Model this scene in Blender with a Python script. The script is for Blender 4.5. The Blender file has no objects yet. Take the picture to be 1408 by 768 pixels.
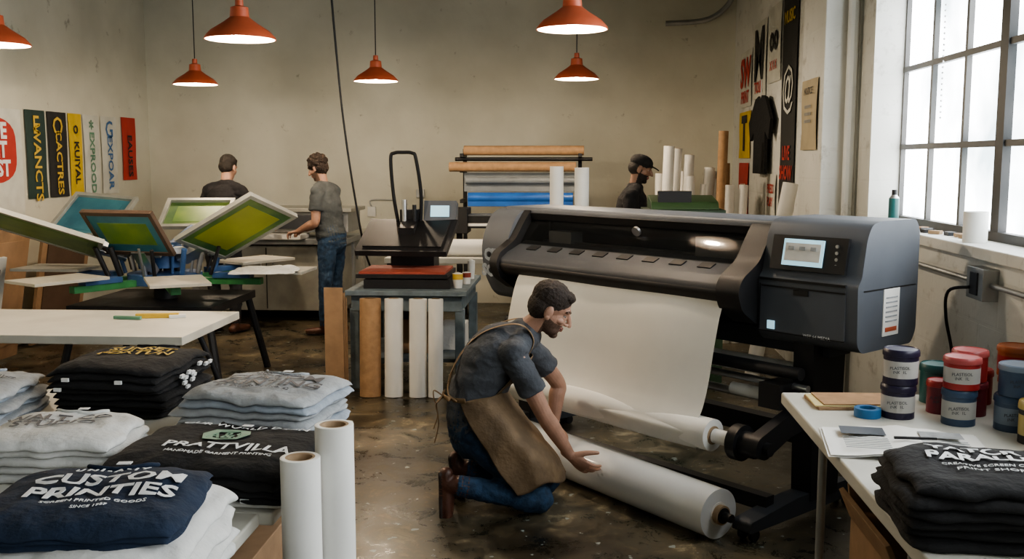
import bpy,bmesh,math,random
from mathutils import Vector, Matrix, noise, kdtree, Euler
random.seed(3)
V=Vector
scene=bpy.context.scene
COL=scene.collection
PEND=[]
# ------------------------------------------------------------------ materials
def mat(name,c,r=.6,m=0,var=.12,sc=6,bump=0,bs=60,em=0,coat=0,c2=None,alpha=1,lo=.35,hi=.65):
    mt=bpy.data.materials.new(name);mt.use_nodes=True
    nt=mt.node_tree;p=nt.nodes['Principled BSDF']
    p.inputs['Roughness'].default_value=r;p.inputs['Metallic'].default_value=m
    p.inputs['Alpha'].default_value=alpha
    if coat: p.inputs['Coat Weight'].default_value=coat
    tc=nt.nodes.new('ShaderNodeTexCoord')
    n=nt.nodes.new('ShaderNodeTexNoise');n.inputs['Scale'].default_value=sc;n.inputs['Detail'].default_value=5
    nt.links.new(tc.outputs['Object'],n.inputs['Vector'])
    rp=nt.nodes.new('ShaderNodeValToRGB')
    a=[max(0,x*(1-var)) for x in c];b=[min(1,x*(1+var)) for x in c]
    if c2: b=list(c2)
    rp.color_ramp.elements[0].color=(*a,1);rp.color_ramp.elements[0].position=lo
    rp.color_ramp.elements[1].color=(*b,1);rp.color_ramp.elements[1].position=hi
    nt.links.new(n.outputs['Fac'],rp.inputs['Fac'])
    nt.links.new(rp.outputs['Color'],p.inputs['Base Color'])
    if em:
        nt.links.new(rp.outputs['Color'],p.inputs['Emission Color']);p.inputs['Emission Strength'].default_value=em
    if bump:
        n2=nt.nodes.new('ShaderNodeTexNoise');n2.inputs['Scale'].default_value=bs;n2.inputs['Detail'].default_value=4
        nt.links.new(tc.outputs['Object'],n2.inputs['Vector'])
        bp=nt.nodes.new('ShaderNodeBump');bp.inputs['Strength'].default_value=bump;bp.inputs['Distance'].default_value=.01
        nt.links.new(n2.outputs['Fac'],bp.inputs['Height']);nt.links.new(bp.outputs['Normal'],p.inputs['Normal'])
    return mt
def wallmat(name,c,c2,chip=.0,brick=False):
    mt=mat(name,c,r=.75,c2=c2,sc=.9,bump=.25,bs=14)
    nt=mt.node_tree;p=nt.nodes['Principled BSDF']
    tc=nt.nodes['Texture Coordinate']
    rp=[n for n in nt.nodes if n.type=='VALTORGB'][0]
    nz=nt.nodes.new('ShaderNodeTexNoise');nz.inputs['Scale'].default_value=5;nz.inputs['Detail'].default_value=8;nz.inputs['Roughness'].default_value=.7
    nt.links.new(tc.outputs['Object'],nz.inputs['Vector'])
    r2=nt.nodes.new('ShaderNodeValToRGB');r2.color_ramp.elements[0].position=.30;r2.color_ramp.elements[0].color=(.32,.29,.25,1)
    r2.color_ramp.elements[1].position=.36+chip;r2.color_ramp.elements[1].color=(1,1,1,1)
    nt.links.new(nz.outputs['Fac'],r2.inputs['Fac'])
    mx=nt.nodes.new('ShaderNodeMix');mx.data_type='RGBA';mx.blend_type='MULTIPLY';mx.inputs[0].default_value=.6
    nt.links.new(rp.outputs['Color'],mx.inputs[6]);nt.links.new(r2.outputs['Color'],mx.inputs[7])
    nt.links.new(mx.outputs[2],p.inputs['Base Color'])
    if brick:
        sp=nt.nodes.new('ShaderNodeSeparateXYZ');cb=nt.nodes.new('ShaderNodeCombineXYZ')
        nt.links.new(tc.outputs['Object'],sp.inputs[0]);nt.links.new(sp.outputs['Y'],cb.inputs['X']);nt.links.new(sp.outputs['Z'],cb.inputs['Y'])
        bt=nt.nodes.new('ShaderNodeTexBrick');bt.inputs['Scale'].default_value=1;bt.inputs['Brick Width'].default_value=.4;bt.inputs['Row Height'].default_value=.2
        bt.inputs['Mortar Size'].default_value=.008;bt.inputs['Color1'].default_value=(1,1,1,1);bt.inputs['Color2'].default_value=(.9,.9,.9,1);bt.inputs['Mortar'].default_value=(.3,.3,.3,1)
        nt.links.new(cb.outputs[0],bt.inputs['Vector'])
        b2=nt.nodes.new('ShaderNodeBump');b2.inputs['Strength'].default_value=.5;b2.inputs['Distance'].default_value=.01
        nt.links.new(bt.outputs['Color'],b2.inputs['Height'])
        ob=[n for n in nt.nodes if n.type=='BUMP' and n!=b2][0]
        nt.links.new(ob.outputs[0],b2.inputs['Normal']);nt.links.new(b2.outputs[0],p.inputs['Normal'])
    return mt
def floormat():
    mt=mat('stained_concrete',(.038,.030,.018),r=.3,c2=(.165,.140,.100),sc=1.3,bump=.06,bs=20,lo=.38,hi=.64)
    nt=mt.node_tree;p=nt.nodes['Principled BSDF'];tc=nt.nodes['Texture Coordinate']
    rp=[n for n in nt.nodes if n.type=='VALTORGB'][0]
    nz=nt.nodes.new('ShaderNodeTexNoise');nz.inputs['Scale'].default_value=4.5;nz.inputs['Detail'].default_value=14;nz.inputs['Roughness'].default_value=.76;nz.inputs['Distortion'].default_value=.6
    nt.links.new(tc.outputs['Object'],nz.inputs['Vector'])
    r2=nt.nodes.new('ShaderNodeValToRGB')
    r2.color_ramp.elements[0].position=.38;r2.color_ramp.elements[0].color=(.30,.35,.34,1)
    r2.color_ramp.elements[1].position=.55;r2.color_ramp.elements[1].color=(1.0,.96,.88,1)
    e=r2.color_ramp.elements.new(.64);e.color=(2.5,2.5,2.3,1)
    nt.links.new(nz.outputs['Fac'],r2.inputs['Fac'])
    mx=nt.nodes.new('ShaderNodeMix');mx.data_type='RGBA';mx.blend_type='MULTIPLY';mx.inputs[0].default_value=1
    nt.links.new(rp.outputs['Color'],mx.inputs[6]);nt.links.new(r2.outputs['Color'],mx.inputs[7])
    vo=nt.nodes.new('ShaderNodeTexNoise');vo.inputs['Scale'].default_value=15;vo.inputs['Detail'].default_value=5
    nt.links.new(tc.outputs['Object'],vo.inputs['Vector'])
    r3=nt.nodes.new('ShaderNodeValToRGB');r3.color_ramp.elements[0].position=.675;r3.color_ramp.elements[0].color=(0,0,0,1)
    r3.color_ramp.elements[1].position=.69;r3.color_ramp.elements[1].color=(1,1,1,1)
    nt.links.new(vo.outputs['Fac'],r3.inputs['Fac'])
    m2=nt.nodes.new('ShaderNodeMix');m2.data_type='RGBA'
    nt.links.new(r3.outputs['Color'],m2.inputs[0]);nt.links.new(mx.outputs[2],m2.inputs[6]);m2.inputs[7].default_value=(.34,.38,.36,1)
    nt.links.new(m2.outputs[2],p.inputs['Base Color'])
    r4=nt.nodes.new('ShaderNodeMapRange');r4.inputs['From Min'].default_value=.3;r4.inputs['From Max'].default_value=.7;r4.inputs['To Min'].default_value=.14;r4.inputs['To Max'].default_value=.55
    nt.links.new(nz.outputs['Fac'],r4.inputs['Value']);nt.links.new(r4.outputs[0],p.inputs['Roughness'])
    return mt
mWall=wallmat('plaster_cream',(.60,.585,.485),(.68,.665,.565),.02)
mWallR=wallmat('painted_block',(.64,.645,.60),(.73,.73,.69),.08,True)
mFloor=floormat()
mCeil=mat('ceiling_paint',(.16,.155,.13),.9)
mWood=mat('beam_wood',(.22,.12,.06),.7,sc=12)
mBlack=mat('black_plastic',(.008,.008,.009),.55,var=.2)
mBlackM=mat('black_steel',(.016,.016,.018),.5,.2)
mGrey=mat('printer_grey',(.090,.100,.116),.5,var=.05)
mGrey2=mat('printer_grey_dark',(.040,.045,.054),.58,var=.06)
mGlass=mat('smoke_window',(.01,.011,.012),.08,var=.1,alpha=.45)
mPaper=mat('white_paper',(.80,.79,.75),.55,var=.03)
mPaperHang=mat('white_media',(.70,.69,.64),.5,var=.02)
mGloss=mat('glossy_white_film',(.78,.80,.81),.12,coat=.6,var=.01)
mKraft=mat('kraft_paper',(.38,.23,.12),.75,sc=20)
mCard=mat('cardboard',(.31,.195,.11),.8,sc=10)
mCore=mat('cardboard_core',(.38,.27,.17),.85)
mSteel=mat('steel',(.55,.55,.55),.3,.9)
mGalv=mat('galvanised_conduit',(.42,.43,.43),.45,.7)
mWhiteP=mat('white_plastic',(.70,.70,.67),.5)
mTableTop=mat('laminate_top',(.58,.565,.50),.45,sc=4,var=.08)
mBlueT=mat('bench_blue_paint',(.12,.155,.175),.6,sc=10,var=.25)
mRedPad=mat('silicone_pad_red',(.33,.07,.045),.55)
mOrange=mat('lamp_enamel_red',(.46,.105,.05),.35,var=.06)
mLampIn=mat('lamp_inner_white',(.9,.8,.7),.5,em=.9)
mBulb=mat('bulb_glow',(1,.80,.58),.5,em=24,var=0)
mFrame=mat('window_steel',(.04,.04,.04),.5)
mFrameL=mat('window_steel_pale',(.10,.10,.097),.5)
mScreenUI=mat('lcd_ui',(.35,.58,.68),.3,em=1.0,var=.05)
mWhiteInk=mat('print_ink_white',(.72,.73,.73),.6)
mGoldInk=mat('print_ink_gold',(.58,.39,.06),.6)
mBlackInk=mat('print_ink_dark',(.05,.055,.07),.6)
mGreenInk=mat('print_ink_green',(.12,.26,.18),.6)
def cloth(n,c,v=.15): return mat(n,c,.9,var=v,sc=14,bump=.5,bs=45)
mNavy=cloth('cotton_navy',(.010,.022,.048));mBlk=cloth('cotton_black',(.009,.009,.010));mMarl=cloth('cotton_marl',(.34,.355,.365));mWht=cloth('cotton_white',(.62,.62,.60),.05)
mPale=cloth('cotton_paleblue',(.31,.35,.40))
# ------------------------------------------------------------------ builder
def ortho(d):
    d=V(d).normalized()
    a=V((0,0,1)) if abs(d.z)<.9 else V((1,0,0))
    x=d.cross(a).normalized();y=d.cross(x).normalized()
    return x,y,d
def cr(P,n):
    out=[]
    for i in range(len(P)-1):
        a=P[max(i-1,0)];b=P[i];c=P[i+1];d=P[min(i+2,len(P)-1)]
        for j in range(n):
            t=j/n
            out.append(.5*((2*b)+(c-a)*t+(2*a-5*b+4*c-d)*t*t+(3*b-a-3*c+d)*t**3))
    out.append(P[-1]);return out
def textmesh(t,size,off,ls,align,ext):
    cu=bpy.data.curves.new('t','FONT');cu.body=t;cu.size=size;cu.extrude=ext;cu.offset=off;cu.align_x=align;cu.align_y='CENTER';cu.resolution_u=2;cu.space_line=ls
    ob=bpy.data.objects.new('t',cu);COL.objects.link(ob)
    bpy.context.view_layer.update()
    me=bpy.data.meshes.new_from_object(ob.evaluated_get(bpy.context.evaluated_depsgraph_get()))
    r=([v.co.copy() for v in me.vertices],[tuple(f.vertices) for f in me.polygons])
    bpy.data.objects.remove(ob);bpy.data.meshes.remove(me);bpy.data.curves.remove(cu)
    return r
class B:
    def __init__(s,name,bev=0,ang=35):
        s.name=name;s.bm=bmesh.new();s.mats=[];s.bev=bev;s.ang=ang;s.mx=Matrix()
    def mi(s,m):
        if m not in s.mats: s.mats.append(m)
        return s.mats.index(m)
    def face(s,vs,k):
        try:
            f=s.bm.faces.new(vs);f.material_index=k;return f
        except ValueError: return None
    def nv(s,p): return s.bm.verts.new(s.mx@V(p))
    def box(s,c,sz,m,rot=None,top=1.0):
        k=s.mi(m);R=Euler(rot).to_matrix() if rot else Matrix.Identity(3)
        vs=[]
        for z in(-.5,.5):
            t=top if z>0 else 1
            for x,y in((-.5,-.5),(.5,-.5),(.5,.5),(-.5,.5)):
                vs.append(s.nv(V(c)+R@V((x*sz[0]*t,y*sz[1]*t,z*sz[2]))))
        for q in((3,2,1,0),(4,5,6,7),(0,1,5,4),(1,2,6,5),(2,3,7,6),(3,0,4,7)): s.face([vs[i] for i in q],k)
    def bx(s,x0,x1,y0,y1,z0,z1,m): s.box(((x0+x1)/2,(y0+y1)/2,(z0+z1)/2),(x1-x0,y1-y0,z1-z0),m)
    def rings(s,rs,m,caps=True):
        k=s.mi(m);R=[[s.nv(p) for p in r] for r in rs];n=len(R[0])
        for a,b in zip(R,R[1:]):
            for i in range(n): s.face([a[i],a[(i+1)%n],b[(i+1)%n],b[i]],k)
        if caps:
            s.face(R[0][::-1],k);s.face(R[-1],k)
    def cyl(s,p0,p1,r0,m,r1=None,seg=24,caps=True):
        p0=V(p0);p1=V(p1);r1=r0 if r1 is None else r1;x,y,d=ortho(p1-p0)
        f=lambda p,r:[p+(x*math.cos(t)-y*math.sin(t))*-r for t in [2*math.pi*i/seg for i in range(seg)]]
        s.rings([f(p0,r0)[::-1],f(p1,r1)[::-1]],m,caps)
    def lathe(s,prof,c,m,axis=(0,0,1),seg=28,mats=None):
        x,y,d=ortho(axis);c=V(c)
        R=[[s.nv(c+d*z+(x*math.cos(2*math.pi*i/seg)+y*math.sin(2*math.pi*i/seg))*max(r,1e-4)) for i in range(seg)] for r,z in prof]
        for j,(a,b) in enumerate(zip(R,R[1:])):
            k=s.mi(mats[j] if mats else m)
            for i in range(seg): s.face([a[i],b[i],b[(i+1)%seg],a[(i+1)%seg]],k)
    def prism(s,poly,x0,x1,m):
        s.rings([[(x0,a,b) for a,b in poly],[(x1,a,b) for a,b in poly]],m)
    def tube(s,pts,r,m,seg=8,flat=None,ref=None):
        P=cr([V(p) for p in pts],6) if len(pts)>2 else [V(p) for p in pts]
        rs=[];px=None
        for i,p in enumerate(P):
            d=(P[min(i+1,len(P)-1)]-P[max(i-1,0)]).normalized()
            if ref is not None: x=V(ref);x=(x-d*x.dot(d)).normalized()
            elif px is None: x=ortho(d)[0]
            else: x=(px-d*px.dot(d)).normalized()
            px=x;y=d.cross(x)
            a,b=(r,r) if flat is None else (r,flat)
            rs.append([p+x*a*math.cos(2*math.pi*j/seg)+y*b*math.sin(2*math.pi*j/seg) for j in range(seg)])
        s.rings(rs,m)
    def sheet(s,rows,m):
        k=s.mi(m);R=[[s.nv(p) for p in r] for r in rows]
        for a,b in zip(R,R[1:]):
            for i in range(len(a)-1): s.face([a[i],a[i+1],b[i+1],b[i]],k)
    def sph(s,c,r,m,seg=20,rg=12):
        c=V(c);r=V(r) if hasattr(r,'__len__') else V((r,r,r))
        rs=[]
        for j in range(rg+1):
            t=math.pi*j/rg;q=max(math.sin(t),1e-3)
            rs.append([c+V((r.x*q*math.cos(2*math.pi*i/seg),r.y*q*math.sin(2*math.pi*i/seg),-r.z*math.cos(t))) for i in range(seg)])
        s.rings(rs,m)
    def text(s,t,size,mx,m,off=.0,fn=None,ls=1.0,align='CENTER',ext=.0006):
        vsr,fs=textmesh(t,size,off,ls,align,ext)
        k=s.mi(m);vs=[]
        for v in vsr:
            p=mx@v
            if fn: p=fn(p)
            vs.append(s.nv(p))
        for f in fs: s.face([vs[i] for i in f],k)
    def done(s,loc=(0,0,0),rz=0,parent=None,rot=None):
        me=bpy.data.meshes.new(s.name)
        bmesh.ops.recalc_face_normals(s.bm,faces=s.bm.faces)
        s.bm.to_mesh(me);s.bm.free()
        for m in s.mats: me.materials.append(m)
        me.polygons.foreach_set('use_smooth',[True]*len(me.polygons))
        me.set_sharp_from_angle(angle=math.radians(s.ang))
        ob=bpy.data.objects.new(s.name,me);PEND.append(ob)
        ob.location=loc;ob.rotation_euler=rot or (0,0,rz)
        if parent: ob.parent=parent
        if s.bev:
            b=ob.modifiers.new('b','BEVEL');b.width=s.bev;b.segments=2;b.limit_method='ANGLE';b.angle_limit=math.radians(40);b.harden_normals=True
        return ob
def T(loc,rx=0,ry=0,rz=0): return Matrix.Translation(V(loc))@Euler((rx,ry,rz)).to_matrix().to_4x4()
# ------------------------------------------------------------------ room
XL,XR,YB,YF,ZC=-5.25,1.82,12.0,-3.0,4.1
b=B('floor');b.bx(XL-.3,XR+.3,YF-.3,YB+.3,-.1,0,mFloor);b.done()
b=B('ceiling');b.bx(XL-.3,XR+.3,YF-.3,YB+.3,ZC,ZC+.1,mCeil);b.done()
b=B('wall_back');b.bx(XL-.3,XR+.3,YB,YB+.3,0,ZC,mWall);b.done()
b=B('wall_left');b.bx(XL-.3,XL,YF,YB,0,ZC,mWall);b.done()
b=B('wall_front');b.bx(XL-.3,XR+.3,YF-.3,YF,0,ZC,mWall);b.done()
SZ,TZ=1.34,3.4
wins=[(-2.0,1.2,7),(1.92,6.4,9)]  # first opening is unseen, added behind the camera to light the foreground
b=B('wall_right')
b.bx(XR,XR+.3,YF,YB,0,SZ,mWallR);b.bx(XR,XR+.3,YF,YB,TZ,ZC,mWallR)
b.bx(XR,XR+.3,6.4,YB,SZ,TZ,mWallR);b.bx(XR,XR+.3,1.2,1.92,SZ,TZ,mWallR);b.bx(XR,XR+.3,YF,-2.0,SZ,TZ,mWallR);b.done()
b=B('trim_pillar',.01);b.bx(1.6,XR,6.75,7.4,0,ZC,mWallR);b.done()
b=B('trim_sill',.006);b.bx(1.78,2.0,1.85,6.4,SZ-.05,SZ+.005,mWallR);b.done()
b=B('trim_beam')
for y in(2.2,7.0,):b.bx(XL,XR,y,y+.15,ZC-.12,ZC,mWood)
for x in(-3.6,-1.85,-.1):b.bx(x-.07,x+.07,8.4,YB,ZC-.3,ZC-.12,mWood)
b.done()
mPaneGlow=mat('obscured_glass_glow',(.34,.41,.44),.3,em=8.8,sc=1.5,c2=(.94,.97,1),lo=.33,hi=.56)  # obscured glass with daylight put in as the panes' own emission
wi=0
for(y0,y1,n) in wins:
    wi+=1
    b=B('window_%d'%wi,0)
    X=2.02;ph=.47
    b.bx(X+.012,X+.018,y0,y1,SZ,TZ,mPaneGlow)
    for i in range(n+1):
        y=y1-i*(y1-y0)/n;w=.045 if i%3==0 and i else .016
        b.bx(X-.03 if w>.02 else X-.018,X+.01,y-w,y+w,SZ,TZ,mFrame if w>.02 else mFrameL)
    z=SZ
    while z<TZ:
        b.bx(X-.02,X+.01,y0,y1,z-.016,z+.016,mFrameL);z+=ph
    b.bx(X-.035,X+.01,y0,y1,SZ,SZ+.05,mFrame)
    for i in range(46): b.sph((X-.05,(y0+y1)/2+1.48,SZ+.62+i*.03),.006,mSteel,6,4)
    b.done()
# ------------------------------------------------------------------ camera
f=1369.;pp=math.atan(164/f);ww=math.atan(91/f*math.cos(pp))
cam=bpy.data.cameras.new('camera');co=bpy.data.objects.new('camera',cam);COL.objects.link(co)
cam.sensor_width=36;cam.lens=f/1408*36;cam.clip_start=.05
co.location=(0,0,1.73);co.rotation_euler=(math.pi/2-pp,0,ww);scene.camera=co
# ------------------------------------------------------------------ pendant lamps
def lamp(x,y,z=2.42,e=60):
    b=B('pendant_lamp')
    o=[(0.001,.235),(.022,.23),(.024,.19),(.05,.18),(.055,.125),(.095,.095),(.165,.05),(.2,.012),(.203,0)]
    inn=[(.196,0),(.192,.012),(.158,.045),(.09,.088),(.05,.115),(.001,.12)]
    b.lathe(o+inn,(0,0,0),mOrange,mats=[mOrange]*9+[mLampIn]*5)
    b.cyl((0,0,.23),(0,0,ZC-z),.005,mBlack,seg=8)
    b.sph((0,0,.055),(.035,.035,.045),mBulb)
    ob=b.done((x,y,z))
    l=bpy.data.lights.new('lamp_light','POINT');l.energy=e;l.color=(1,.82,.61);l.shadow_soft_size=.05
    lo=bpy.data.objects.new('lamp_light',l);PEND.append(lo);lo.parent=ob;lo.location=(0,0,-.01)
for x,y,z in((-1.95,5.75,2.42),(-.04,5.75,2.46),(-3.52,9.1,2.42),(-1.84,9.1,2.44),(-.02,9.1,2.45),(-3.62,6.1,2.44)): lamp(x,y,z)
# ------------------------------------------------------------------ wide format printer
R46=-math.atan2(.719,.695);OP=(-.58,6.42,0)
b=B('wide_format_printer',.006)
def fil(poly,r=.02,n=3):
    out=[];N=len(poly)
    for i in range(N):
        p=V(poly[i]);a=(V(poly[i-1])-p);c=(V(poly[(i+1)%N])-p)
        rr=min(r,a.length*.45,c.length*.45);a=p+a.normalized()*rr;c=p+c.normalized()*rr
        for k in range(n+1):
            t=k/n;out.append(tuple((1-t)**2*a+2*t*(1-t)*p+t*t*c))
    return out
D=.5
b.prism(fil([(.04,.88),(-.03,1.0),(-.06,1.20),(.04,1.42),(D,1.43),(D+.02,1.1),(D-.05,.86),(.1,.84)],.10,5),0,.25,mGrey)
b.prism(fil([(.1,1.36),(.1,1.435),(D,1.435),(D,1.36)],.02),.06,2.16,mGrey)
b.prism(fil([(.33,.90),(.33,1.4),(D,1.4),(D,.90)],.02),.12,2.15,mGrey2)
b.prism(fil([(.02,.92),(.02,1.12),(.34,1.12),(.34,.92)],.02),.12,2.15,mBlack)
b.prism([(.115,1.37),(.12,1.372),(.012,1.212),(.005,1.21)],.28,2.02,mGlass)
b.prism([(.105,1.36),(.09,1.40),(.13,1.41),(.14,1.37)],.25,2.1,mBlack)
b.prism(fil([(.06,1.235),(-.10,1.165),(-.155,1.125),(-.16,1.09),(-.05,1.09),(.06,1.15)],.012),.27,2.1,mGrey2)
b.prism(fil([(-.155,1.115),(-.165,1.08),(-.13,1.035),(-.02,1.0),(.06,1.0),(.06,1.1)],.02),.27,2.1,mBlack)
for i in range(8):
    x=.48+i*.19
    b.box((x,-.03,1.1985),(.085,.05,.006),mBlack,rot=(math.radians(23.6),0,0))
b.box((1.75,.22,1.26),(.34,.12,.12),mWhiteP);b.box((.5,.22,1.24),(.2,.1,.1),mWhiteP)
b.bx(.28,2.0,.20,.24,1.20,1.23,mSteel);b.bx(.28,2.0,.30,.32,1.28,1.36,mGrey)
for x0,x1 in((.24,.31),(1.99,2.13)):
    b.prism(fil([(.10,1.425),(.04,1.345),(-.03,1.24),(-.16,1.165),(-.19,1.10),(-.155,1.01),(-.03,.93),(.15,.92),(.25,1.1),(.25,1.425)],.03),x0,x1,mBlack)
b.prism(fil([(-.02,.90),(-.03,1.17),(0,1.20),(.035,1.38),(.07,1.44),(.14,1.455),(D-.04,1.455),(D,1.40),(D,.92),(D-.04,.86),(.02,.86)],.025),2.13,2.66,mGrey)
b.box((2.385,.002,1.295),(.40,.02,.165),mBlack,rot=(math.radians(-11),0,0))
b.box((2.36,-.011,1.30),(.215,.008,.125),mScreenUI,rot=(math.radians(-11),0,0))
b.box((2.36,-.016,1.302),(.19,.004,.085),mWhiteP,rot=(math.radians(-11),0,0))
for i in range(6): b.box((2.30+.06*(i%3),-.019,1.285+.035*(i//3)),(.03,.003,.018),mMarl,rot=(math.radians(-11),0,0))
for i in range(4): b.cyl((2.535,-.008+.002*i,1.25+.03*i),(2.535,-.016+.002*i,1.25+.03*i),.008,mSteel,seg=12)
b.box((2.37,-.031,1.165),(.46,.012,.012),mBlack)
b.box((2.37,-.027,1.03),(.46,.008,.23),mGrey);b.bx(2.15,2.60,-.036,-.03,1.128,1.136,mBlack);b.bx(2.19,2.23,-.037,-.03,.925,.965,mScreenUI)
b.bx(2.14,2.144,-.034,-.026,.92,1.14,mBlack);b.bx(2.14,2.60,-.034,-.026,.91,.914,mBlack)
b.text('WFP 64 MEDIA',.022,T((2.46,-.033,.915),math.pi/2),mWhiteInk)
b.bx(2.33,2.41,-.036,-.028,1.10,1.125,mBlack)
b.bx(2.66,2.664,.19,.33,.92,1.14,mPaper);b.bx(2.664,2.666,.21,.31,.94,.96,mOrange)
for i in range(6): b.bx(2.664,2.666,.21,.31,.985+i*.022,.992+i*.022,mMarl)
b.bx(2.655,2.662,.02,D-.02,1.14,1.146,mBlack)
b.cyl((1.24,.070,1.34),(1.24,.056,1.333),.028,mSteel)
b.text('CJE\nSCIL',.10,T((.12,-.068,1.08),math.pi/2,0,0),mPale,.006)
for x in(.32,2.36):
    b.prism([(.04,.1),(.02,.9),(.30,.9),(.27,.1)],x-.055,x+.055,mBlackM)
    b.prism(fil([(-.43,.05),(-.42,.10),(-.05,.14),(.38,.14),(.46,.10),(.46,.05)],.015),x-.05,x+.05,mGrey2)
    for y in(-.37,.40):
        for dx in(-.03,.03): b.cyl((x+dx-.012,y,.028),(x+dx+.012,y,.028),.028,mBlack,seg=16)
    b.prism(fil([(.06,.60),(-.2,.52),(-.36,.47),(-.38,.40),(-.30,.36),(-.1,.44),(.06,.46)],.03),x-.03,x+.03,mBlackM)
b.bx(.32,2.36,-.24,-.18,.10,.17,mBlackM)
b.bx(.32,2.36,.12,.20,.34,.44,mBlackM)
b.bx(.2,2.45,.1,.28,.80,.90,mGrey2)
b.cyl((.3,-.02,.66),(2.42,-.02,.66),.018,mSteel);b.cyl((.3,.05,.56),(2.42,.05,.56),.022,mSteel);b.cyl((.3,-.08,.74),(2.42,-.08,.74),.03,mBlackM)
b.cyl((.3,.12,.70),(2.4,.12,.70),.045,mPaper);b.cyl((2.0,-.04,.60),(2.3,-.04,.60),.03,mPaper)
b.box((2.28,-.05,.62),(.12,.16,.12),mBlackM)
b.cyl((.36,-.30,.42),(2.42,-.30,.42),.03,mBlackM)
b.cyl((2.10,-.30,.42),(2.20,-.30,.42),.035,mPaper)
b.cyl((2.22,-.30,.42),(2.27,-.30,.42),.085,mBlackM,seg=32);b.cyl((2.27,-.30,.42),(2.34,-.30,.42),.06,mBlack,seg=32)
b.cyl((.50,-.30,.42),(2.09,-.30,.42),.078,mPaper,seg=40);b.cyl((2.09,-.30,.42),(2.093,-.30,.42),.045,mCore,seg=30)
b.bx(2.42,2.425,.1,.2,.35,.45,mPaper);b.bx(2.426,2.428,.12,.18,.36,.39,mOrange)
rows=[]
prof=cr([V((0,-.02,1.075)),V((0,-.12,1.05)),V((0,-.17,.97)),V((0,-.215,.82)),V((0,-.255,.66)),V((0,-.30,.54)),V((0,-.355,.46)),V((0,-.381,.42)),V((0,-.35,.352)),V((0,-.30,.340))],5)
for i,p in enumerate(prof):
    rows.append([(.46+ (1.54*j/24) + .03*(i/len(prof)), p.y-.014*math.sin(j*.42)*math.sin(i/len(prof)*3.14), p.z) for j in range(25)])
b.sheet(rows,mPaperHang)
b.done(OP,R46)
b=B('vinyl_roll');p0=V((-.33,5.66,.12));p1=V((.655,4.46,.12));d=(p1-p0).normalized()
b.cyl(p0,p1,.117,mGloss,seg=64)
b.cyl(p1,p1+d*.003,.055,mPaper,seg=40);b.cyl(p1,p1+d*.03,.045,mCore,seg=40);b.cyl(p1+d*.02,p1+d*.035,.036,mBlack,seg=40)
b.cyl(p1+d*.035,p1+d*.08,.02,mBlack,seg=20)
b.done()
# ------------------------------------------------------------------ blue work bench + heat press
b=B('work_bench',.006)
b.bx(-1.74,-.82,7.3,8.4,.72,.76,mBlueT);b.bx(-1.70,-.86,7.34,8.36,.60,.72,mBlueT)
for x in(-1.68,-.88):
    for y in(7.38,8.32): b.bx(x-.035,x+.035,y-.035,y+.035,0,.62,mBlueT)
b.bx(-1.68,-.88,7.4,8.3,.2,.23,mBlueT)
b.bx(-1.5,-1.1,7.6,8.1,.23,.5,mCard);b.box((-.99,7.9,.33),(.2,.3,.2),mWht)
b.done()
b=B('heat_press',.006)
b.bx(-1.62,-.96,7.42,8.0,.762,.83,mBlackM);b.bx(-1.68,-.98,7.42,7.95,.84,.87,mBlackM);b.bx(-1.66,-1.0,7.44,7.93,.87,.888,mRedPad)
b.bx(-1.5,-1.15,7.9,8.2,.762,1.1,mBlackM)
b.box((-1.33,7.72,1.13),(.72,.50,.045),mBlackM,rot=(math.radians(26),0,math.radians(-5)))
b.box((-1.33,7.715,1.155),(.62,.40,.02),mBlack,rot=(math.radians(26),0,math.radians(-5)))
b.box((-1.33,7.82,1.22),(.12,.3,.07),mBlackM,rot=(math.radians(18),0,0))
b.box((-1.10,7.98,1.31),(.26,.12,.17),mGrey,rot=(math.radians(-15),0,0));b.box((-1.10,7.913,1.325),(.15,.01,.09),mScreenUI,rot=(math.radians(-15),0,0))
b.tube([(-1.42,7.9,1.15),(-1.46,7.85,1.45),(-1.47,7.8,1.74),(-1.44,7.8,1.785),(-1.37,7.8,1.79),(-1.30,7.8,1.785),(-1.27,7.8,1.74),(-1.24,7.85,1.45),(-1.26,7.9,1.15)],.014,mBlackM,10)
b.box((-1.34,7.9,1.27),(.14,.12,.14),mBlackM);b.cyl((-1.37,7.82,1.25),(-1.37,7.82,1.42),.02,mSteel);b.cyl((-1.29,7.82,1.25),(-1.29,7.82,1.38),.016,mBlackM)
b.done()
for(x,y,r,h,m,m2) in((-.91,7.5,.04,.11,mWhiteP,mGoldInk),(-.87,8.1,.03,.15,mWhiteP,mWhiteP),(-.87,7.75,.035,.09,mWhiteP,mRedPad)):
    b=B('ink_cup' if h<.12 else 'spray_bottle');b.lathe([(.001,0),(r*.8,0),(r,h*.6),(r,h),(r*.6,h),(r*.55,h*1.05),(.001,h*1.05)],(x,y,.762),m,mats=[m,m,m2,m,m,m]);b.done()
for x,m,r,h in((-1.77,mCard,.055,.76),(-1.52,mKraft,.078,.72),(-1.345,mPaper,.068,.72),(-1.165,mPaper,.065,.72),(-1.035,mPaper,.055,.72)):
    b=B('cardboard_sheets' if m is mCard else 'paper_roll');y=7.13
    if m is mCard:
        for q in range(3): b.box((x-.02+q*.01,y+.03+.022*q,.40-.02*q),(.14,.012,.8-.04*q),mCard)
    else:
        b.cyl((x,y-.0,0),(x,y+.05,h),r,m,seg=32)
        b.cyl((x,y+.05,h),(x,y+.0505,h+.002),r*.55,mCore)
    b.done()
for x,y,h in((-.775,2.68,.90),(-.70,2.775,.97)):
    b=B('paper_roll');b.lathe([(.001,0),(.056,0),(.056,h),(.054,h+.001),(.042,h+.001),(.04,h),(.034,h),(.033,h-.2),(.001,h-.2)],(x,y,0),mPaper,seg=40,mats=[mPaper]*4+[mCore]*4);b.done()
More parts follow.
